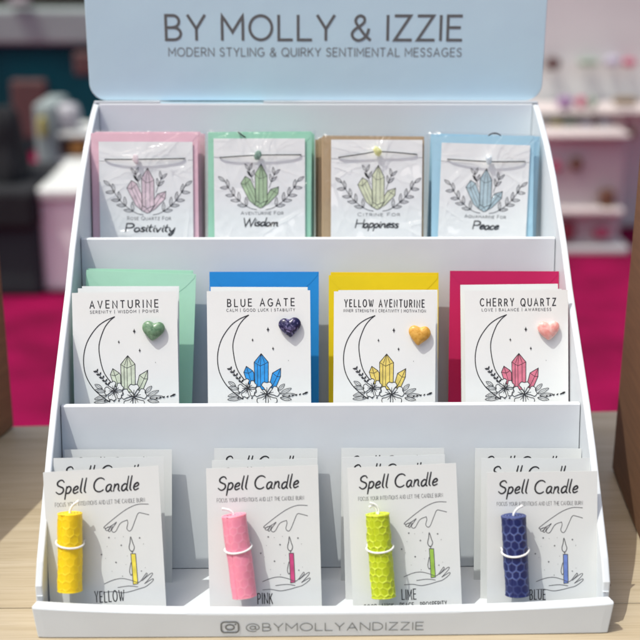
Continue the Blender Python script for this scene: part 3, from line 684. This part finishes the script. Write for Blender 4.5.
# ---- wrapped crystal cards (top tier)
def branch(p, U, V, pts, leaves, w, lw=.0004):
    c = crv(pts, 5); p.line([(U(a), V(b)) for a, b in c], lw)
def crystal_card(w, surf, e, name, word, tint, wx, seed):
    h = .1045
    ch = obj('card_sheet', sheet(w, h, surf, z=.0012), M['brightpaper'], e)
    y1 = h; U = lambda u: (u-.5)*w; V = lambda v: y1-v*w*.965; sf = lambda x, y: surf(x, y)+.0012
    T = lambda L_: [[(U(a), V(b)) for a, b in s] for s in L_]
    p = Pen(sf); p.lines(layout(name+' FOR', U(.295), U(.76), V(.862), .036*w, gap=.30, jit=.02, space=.5, small=.82, seed=seed), .00030)
    p.lines(layout(word, U(wx[0]), U(wx[1]), V(.992), .086*w, gap=.06, font=LOW, slant=.22, jit=.03, seed=seed), .00135, taper=.35); p.done('lettering', M['ink'], e)
    p = Pen(sf)
    cc = [(.518, .287), (.451, .40), (.457, .703), (.508, .735), (.584, .703), (.584, .42)]
    lc = [(.344, .426), (.293, .508), (.385, .70), (.447, .755), (.457, .703), (.450, .58), (.40, .46)]
    rc = [(.709, .545), (.62, .575), (.584, .64), (.584, .703), (.53, .782), (.60, .735), (.703, .625)]
    bs = [(.457, .703), (.447, .755), (.505, .788), (.535, .78), (.584, .703), (.508, .735)]
    for c in (cc, lc, rc, bs): p.lines(T([c+[c[0]]]), .00046)
    p.lines(T([[(.451, .40), (.495, .45), (.54, .445), (.584, .42)], [(.518, .287), (.495, .45)], [(.518, .287), (.54, .445)], [(.495, .45), (.492, .725)], [(.54, .445), (.54, .72)],
               [(.344, .426), (.345, .52), (.293, .508)], [(.345, .52), (.40, .46)], [(.345, .52), (.447, .755)], [(.375, .505), (.455, .68)], [(.709, .545), (.66, .60), (.62, .575)], [(.66, .60), (.703, .625)], [(.66, .60), (.56, .75)],
               [(.508, .735), (.47, .77)], [(.508, .735), (.535, .78)]]), .0003)
    for sg in (1, -1):
        X = lambda u: u if sg == 1 else 1.036-u
        st_ = crv([(.467, .805), (.40, .79), (.324, .744), (.25, .68), (.2, .62), (.15, .54), (.115, .475)], 5)
        p.line([(U(X(a)), V(b)) for a, b in st_], .00045)
        for i, t in enumerate((.28, .46, .63, .80, .98)):
            a, b = st_[int(t*(len(st_)-1))]; base = 128+16*t
            for s2 in (1, -1):
                if t > .95 and s2 < 0: continue
                ang = base+s2*(40 if t < .95 else 0)
                if sg < 0: ang = 180-ang
                leaf(p, U(X(a)), V(b), R(ang), (.102-.014*t)*w, .032*w, (i*2+s2) % 4 == 0, .00040)
        if sg == 1: spr = [((.435, .50), (.405, .42), (.385, .35)), 95]
        else: spr = [((.605, .56), (.635, .47), (.665, .40)), 70]
        st_ = crv(spr[0], 5); p.line([(U(a), V(b)) for a, b in st_], .0004)
        for t in (.40, .97):
            a, b = st_[int(t*(len(st_)-1))]
            for s2 in (1, -1): leaf(p, U(a), V(b), R(spr[1]+s2*28), .085*w, .026*w, s2 > 0 and sg > 0 and t < .5, .00036)
    p.line([(U(.0), V(.212)), (U(.085), V(.215))], .00025); p.line([(U(.95), V(.200)), (U(1.0), V(.200))], .00025)
    p.done('illustration', M['ink'], e)
    p = Pen(sf)
    for c in (cc, lc, rc, bs): p.fill([(U(a), V(b)) for a, b in c], low=True)
    p.done('coloured_tint', M[tint], e)
    return U, V, sf
def chip(seed, sx, sy, sz):
    bm = bmesh.new(); rnd = random.Random(seed)
    bmesh.ops.create_icosphere(bm, subdivisions=2, radius=1)
    ps = [Vector((rnd.uniform(-1, 1), rnd.uniform(-1, 1), rnd.uniform(-1, 1))).normalized() for _ in range(11)]
    for v in bm.verts:
        d = v.co.normalized(); k = min([.72/max(.3, d.dot(q)) if d.dot(q) > .3 else 9 for q in ps]+[1.15]); v.co = d*k
        v.co.x *= sx; v.co.y *= sy; v.co.z *= sz
    return bm
def sleeve(w, h, cx, cy, seed, parent, bulge=.004, fine=True):
    """clear film pocket, pulled into creases round the stone"""
    rnd = random.Random(seed); n, m_ = (170, 200) if fine else (50, 60); bm = bmesh.new()
    rays = [(rnd.uniform(0, 2*math.pi), rnd.uniform(.0008, .0020), rnd.uniform(.014, .055)) for _ in range(15)]
    cr = [(rnd.uniform(-w/2, w/2), rnd.uniform(0, h), rnd.uniform(0, math.pi), rnd.uniform(.0004, .0013), rnd.uniform(.0005, .0012), rnd.uniform(.006, .028)) for _ in range(26)]
    if not fine: rays, cr = rays[:3], cr[:8]
    def f(x, y):
        dx, dy = x-cx, y-cy; d = math.hypot(dx, dy); a = math.atan2(dy, dx)
        z = .0026+bulge*math.exp(-(d/.0085)**2)
        for ra, am, ln in rays:
            da = (a-ra+math.pi) % (2*math.pi)-math.pi
            if abs(da) < .7: z += am*math.exp(-(da*d/.0011)**2)*math.exp(-d/ln)*min(1, d/.004)
        for x_, y_, an, am, wd, ln in cr:
            u = (x-x_)*math.cos(an)+(y-y_)*math.sin(an); v = -(x-x_)*math.sin(an)+(y-y_)*math.cos(an)
            z += am*math.exp(-(v/wd)**2)*math.exp(-(u/ln)**2)
        z += .0007*noise.noise(Vector((x*45+seed, y*45, 0)))+.0003*noise.noise(Vector((x*160, y*160, seed)))
        ex = min(1, (w/2-abs(x))/.0025); ey = min(1, (h-y)/.0025)
        return max(.0021, z*1.0)*max(0, ex)**.5*max(0, ey)**.5 - .0012
    g = []
    for j in range(m_+1):
        g.append([bm.verts.new((-w/2+w*i/n, h*j/m_, f(-w/2+w*i/n, h*j/m_))) for i in range(n+1)])
    for j in range(m_):
        for i in range(n): bm.faces.new((g[j][i], g[j][i+1], g[j+1][i+1], g[j+1][i]))
    return obj('clear_sleeve', bm, M['film'], parent, smooth=True)
TG = 'wrapped crystal cards in the top tier'
TC = [ # card xc, ztop, w, roll ; envelope offset ; stone
 (-.1469, .2947, .0800, -.2, 'ROSE QUARTZ', 'Positivity', 'f_rose', 't_pink', 'c_rose', (.27, .80), (-.0008, .0908, .0072), (.40, .20), [(.065, .195), (.40, .195), (.92, .183)], (.0031, .0054), 'pale pink', 'front wrapped card in a pale pink envelope, reading Positivity'),
 (-.0500, .2974, .0780, .0, 'AVENTURINE', 'Wisdom', 'f_green', 't_green', 'c_green', (.31, .70), (-.0006, .0886, .0045), (.49, .19), [(.065, .215), (.49, .19), (.96, .185)], (.0032, .0054), 'mint green', 'front wrapped card in a mint green envelope, reading Wisdom'),
 (.0506, .2963, .0783, -.2, 'CITRINE', 'Happiness', 'f_citrine', 't_kraft', 'c_citrine', (.27, .74), (-.0028, .0880, .0025), (.50, .13), [(.08, .20), (.35, .16), (.50, .135), (.72, .145), (.94, .165)], (.0038, .0042), 'kraft brown', 'front wrapped card in a kraft brown envelope, reading Happiness'),
 (.1444, .2928, .0763, -1.8, 'AQUAMARINE', 'Peace', 'f_aqua', 't_blue', 'c_aqua', (.39, .68), (.0012, .0880, .0068), (.535, .19), [(.07, .19), (.53, .205), (.95, .19)], (.0034, .0050), 'pale blue', 'front wrapped card in a pale blue envelope, reading Peace')]
for k, (xc, zt, w_, ro, nm, wd, tint, em, cm, wx, (eo, ew, et), su, cordp, csz, cn, lab) in enumerate(TC):
    mw = frame(xc, zt, .275, .2, 12, ro, .1045)
    e = empty('wrapped_card', mw, lab, 'card', TG)
    surf = bend(w_, .105, random.uniform(-.5, .2), random.uniform(-.4, .2))
    U, V, sf = crystal_card(w_, surf, e, nm, wd, tint, wx, 60+k)
    er = Matrix.Translation((eo, -.001, -.0006)) @ Matrix.Rotation(R((.2, -.6, .3, 2.0)[k]), 4, 'Z')
    envelope('envelope', er, ew, .1055+et, M[em], None, None, e)
    bm = bmesh.new()
    cp = crv([(U(a), V(b)) for a, b in cordp], 8); n = len(cp)
    tube(bm, [(x, y, sf(x, y)+.0006+.0022*math.sin(math.pi*i/(n-1))**.6) for i, (x, y) in enumerate(cp)], .00050, 7); obj('cord', bm, M['cord'], e, smooth=True)
    o = obj('crystal_chip', chip(80+k, csz[0], csz[1], .0020), M[cm], e); o.location = (U(su[0]), V(su[1]), sf(U(su[0]), V(su[1]))+.0032); o.rotation_euler = (0, 0, R((15, -12, 20, 5)[k]))
    if k in (1, 3):                                                # end of the cord peeping over the envelope
        bm = bmesh.new()
        if k == 1: q = [(U(.27), .1045+.0055, .0010), (U(.31), .1045+.0028, .0013), (U(.35), .1045+.0008, .0013)]
        else: q = [(U(.60)+.006*math.cos(R(a)), .1045+.0050+.0045*math.sin(R(a)), -.0020) for a in range(10, 171, 16)]
        tube(bm, q, .0006, 6); obj('cord_end', bm, M['cord'], e, smooth=True)
    sleeve(ew+.004, .1065+et, U(su[0]), V(su[1]), 90+k, e)
    # packets behind the front one
    for j, (dx, dy, dz) in enumerate((((.0020, .0075, .0000), (.0030, .0150, -.0026), (.0036, .0230, -.0040)), ((.0018, .0075, .0000), (.0026, .0150, -.0022), (.0034, .0230, -.0040)), ((-.0030, .0080, -.0026), (-.0052, .0160, -.0050), (.0005, .0230, -.0030)), ((.0030, .0075, -.0004), (.0050, .0150, -.0020), (-.0020, .0230, -.0035)))[k]):
        mw2 = Matrix.Translation((dx, dy, dz)) @ mw
        e2 = empty('wrapped_card', mw2, '%s wrapped card of the %s stack, its edges showing behind the front one' % (('second', 'third', 'rearmost')[j], cn), 'card', TG)
        envelope('envelope', Matrix.Translation((eo, -.001, -.0006)) @ Matrix.Rotation(R(random.uniform(-.5, .5)), 4, 'Z'), ew, .1055+et, M[em], None, None, e2)
        sleeve(ew+.004, .1065+et, 0, .05, 120+k*4+j, e2, .0005, False)

# ================================================================ other things on the table
def carton(name, mw, sx, sy, sz, lab):
    e = empty(name, mw, lab, 'box')
    bm = bmesh.new(); box(bm, (0, 0, 0), (sx, sy, sz)); obj('carton_body', bm, M['brownbox'], e, bevel=.003, segs=2)
    for a, b in (((.0, 0, sz+.0004), (sx, sy*.496, sz+.0034)), ((.0, sy*.504, sz+.0004), (sx, sy, sz+.0034))):
        bm = bmesh.new(); box(bm, a, b); obj('flap', bm, M['brownbox'], e, bevel=.001)
carton('cardboard_box', Matrix.Translation((.268, .262, .001)) @ Matrix.Rotation(R(-5), 4, 'Z') @ Matrix.Translation((0, -.19, 0)), .24, .19, .30, 'tall brown cardboard box standing right of the display stand')
carton('cardboard_box', Matrix.Translation((-.297, .366, .001)) @ Matrix.Rotation(R(-14.5), 4, 'Z') @ Matrix.Translation((-.24, -.40, 0)), .24, .40, .275, 'low brown cardboard box at the left edge, left of the display stand')

# ================================================================ the hall behind
def bxw(name, a, b, m, parent=None, bevel=0):
    bm = bmesh.new(); box(bm, a, b); return obj(name, bm, m, parent, bevel=bevel)
def pxbox(name, x0, y0, x1, y1, Y, th, m, parent=None, ground=False, bevel=.018):
    a = at(x0, y1, Y); b = at(x1, y0, Y)
    z0_ = -.7495 if ground else min(a.z, b.z)
    return bxw(name, (min(a.x, b.x), Y, z0_), (max(a.x, b.x), Y+th, max(a.z, b.z)), m, parent, bevel)
I = Matrix.Identity(4)
# teal draped partition with a pale beam, dark backdrop behind
t = empty('partition', Matrix.Translation((0, 0, 0)), 'dark teal draped partition under a pale grey beam, far left', 'partition')
pxbox('teal_cloth', -160, 44, 330, 120, 6.2, .06, M['teal'], t, ground=True)
a = at(-160, 44, 6.1); b = at(330, 9, 6.1)
o = bxw('beam', (a.x, 6.05, a.z+.002), (b.x, 6.25, b.z), M['greybooth'], t, .02)
bxw('dark_backdrop', (a.x-.5, 6.6, -.749), (b.x+.3, 6.65, 2.2), M['darkwall'], t)
bxw('round_lamp_housing', (at(8, 4, 6.0).x, 6.0, at(8, 4, 6.0).z), (at(28, 4, 6.0).x, 6.06, at(8, -3, 6.0).z), M['p_white'], t, .01)
g = pxbox('ruddy_garment', 14, 80, 46, 140, 6.0, .05, M['p_ruddy'], None); tag(g, 'blurred reddish brown garment hanging before the teal partition', 'garment')
g = pxbox('red_poster', 74, 52, 96, 76, 6.0, .04, M['p_ruddy'], None); tag(g, 'small dark red poster on the teal partition, beside the header', 'poster')
# black-draped stool
e = empty('draped_table', Matrix.Translation((at(0, 290, 3.25).x, 3.25, -.75)), 'charcoal draped table in the left background', 'table')
a = at(-70, 290, 3.25); b = at(35, 195, 3.25)
o = bxw('cloth_cover', (a.x-e.location.x, 0, 0), (b.x-e.location.x, .5, b.z+.75-.02), M['darkgreen'], e, .02)
a2 = at(-70, 232, 3.2); b2 = at(33, 192, 3.2)
bxw('black_runner', (a2.x-e.location.x, -.03, a2.z+.75), (b2.x-e.location.x, .52, b2.z+.75), M['black'], e, .02)
# dark jacket heap on it
bm = bmesh.new(); bmesh.ops.create_icosphere(bm, subdivisions=4, radius=1)
c_ = at(-2, 172, 3.45)
for v in bm.verts:
    k = 1+.25*noise.noise(v.co*1.6); v.co = Vector((v.co.x*.13*k, v.co.y*.12*k, v.co.z*.24*k))
o = obj('black_bag', bm, M['black'], None, True); o.location = c_; tag(o, 'soft black bag slumped on the charcoal draped table', 'bag')
# white shelf unit, left
e = empty('white_counter', Matrix.Translation((0, 0, 0)), 'low white counter on the magenta carpet, left background', 'counter')
Yc = 3.3
pxbox('counter_body', 42, 200, 150, 292, Yc, .5, M['counterwhite'], e, ground=False, bevel=.02)
a = at(36, 200, Yc); b = at(160, 194, Yc); bxw('counter_top', (a.x, Yc-.02, a.z), (b.x, Yc+.52, b.z+.02), M['whitebooth'], e, .01)
e = empty('shelf_unit', Matrix.Translation((0, 0, 0)), 'white open shelf unit with goods behind the low counter', 'shelf')
Ys = 4.0
pxbox('upright', 40, 104, 55, 210, Ys, .3, M['greybooth'], e); pxbox('upright', 150, 104, 160, 210, Ys, .3, M['greybooth'], e)
for y in (132, 158, 184): pxbox('shelf_board', 55.5, y, 149.5, y+7, Ys+.01, .28, M['whitebooth'], e)
pxbox('back_board', 55.5, 122, 149.5, 205, Ys+.30, .02, M['whitebooth'], e)
for x0, y0, x1, y1, m, lb in ((55, 106, 76, 131, 'p_white', 'round white packet on top of the shelf unit'), (68, 140, 84, 157, 'p_orange', 'orange packet on the shelf unit'), (58, 143, 66, 157, 'p_ruddy', 'dark red packet on the shelf unit'),
                              (57, 165, 68, 183, 'p_olive', 'brown packet on the lower shelf'), (72, 167, 90, 183, 'p_gold', 'golden packet on the lower shelf'), (38, 118, 43, 138, 'p_yellow', 'small yellow tag at the shelf unit upright')):
    tag(pxbox('packet', x0, y0, x1, y1, Ys+.02 if y0 > 120 or x0 > 50 else Ys-.05, .12, M[m], None, bevel=.028), lb, 'packet', 'packets on the left shelf unit')
# right booth
e = empty('exhibition_booth', Matrix.Translation((0, 0, 0)), 'pale pinkish white exhibition booth with shelves, right background', 'booth')
Yb = 3.75
pxbox('booth_wall', 300, -160, 760, 100, Yb+.5, .05, M['whitebooth'], e, ground=True)
pxbox('lower_counter', 470, 137, 628, 247, Yb+.1, .34, M['pinkbooth'], e)
a = at(470, 258, Yb+.05); b = at(630, 246, Yb+.05); bxw('base_board', (a.x, Yb+.05, -.7495), (b.x, Yb+.45, b.z), M['whitebooth'], e, .01)
pxbox('ledge', 470, 209, 626, 217, Yb+.03, .08, M['pinkbooth'], e); pxbox('upper_ledge', 530, 134, 632, 139, Yb+.04, .38, M['pinkbooth'], e); pxbox('middle_ledge', 536, 111, 700, 114, Yb+.2, .28, M['pinkbooth'], e)
for x0, y0, x1, y1, m, lb in ((572, 158, 584, 172, 'p_brown', 'brown framed print on the booth front, upper left of three'), (600, 190, 617, 208, 'p_brown', 'brown framed print on the booth front beside the gold corner'),
                              (604, 202, 614, 210, 'p_gold', 'small gold packet below the brown framed print'), (560, 222, 577, 242, 'p_red', 'dark red packet low on the booth front'), (594, 228, 612, 240, 'p_pinkp', 'pink packet low on the booth front'),
                              (558, 97, 575, 109, 'p_purple', 'purple box on the upper booth shelf'), (577, 97, 588, 109, 'p_pinkp', 'pink box on the upper booth shelf'), (589, 97, 599, 109, 'p_green', 'green box on the upper booth shelf'),
                              (614, 98, 640, 106, 'p_olive', 'long olive brown box on the upper booth shelf'), (553, 120, 562, 131, 'p_yellow', 'pale yellow card on the booth ledge'), (580, 122, 594, 132, 'p_lilac', 'lilac card on the booth ledge'), (628, 128, 638, 140, 'p_olive', 'small brown box at the booth ledge end'),
                              (546, 58, 562, 70, 'p_ruddy', 'small dark red box on the booth wall shelf'), (566, 118, 576, 132, 'p_green', 'pale green card on the booth ledge'), (600, 118, 612, 133, 'p_white', 'white card on the booth ledge'), (552, 160, 562, 174, 'p_pinkp', 'pink card on the booth front near the stand'),
                              (606, 57, 622, 67, 'p_lilac', 'lilac box on the booth wall shelf'), (624, 59, 638, 67, 'p_pinkp', 'pink box on the booth wall shelf'), (580, 60, 600, 66, 'p_green', 'small greenish box on the booth wall shelf')):
    tag(pxbox('display_item', x0, y0, x1, y1, Yb+(.05 if y0 > 140 else (.22 if y0 > 80 else .44)), .05, M[m], None, bevel=.018), lb, 'display item', 'goods on the right booth')
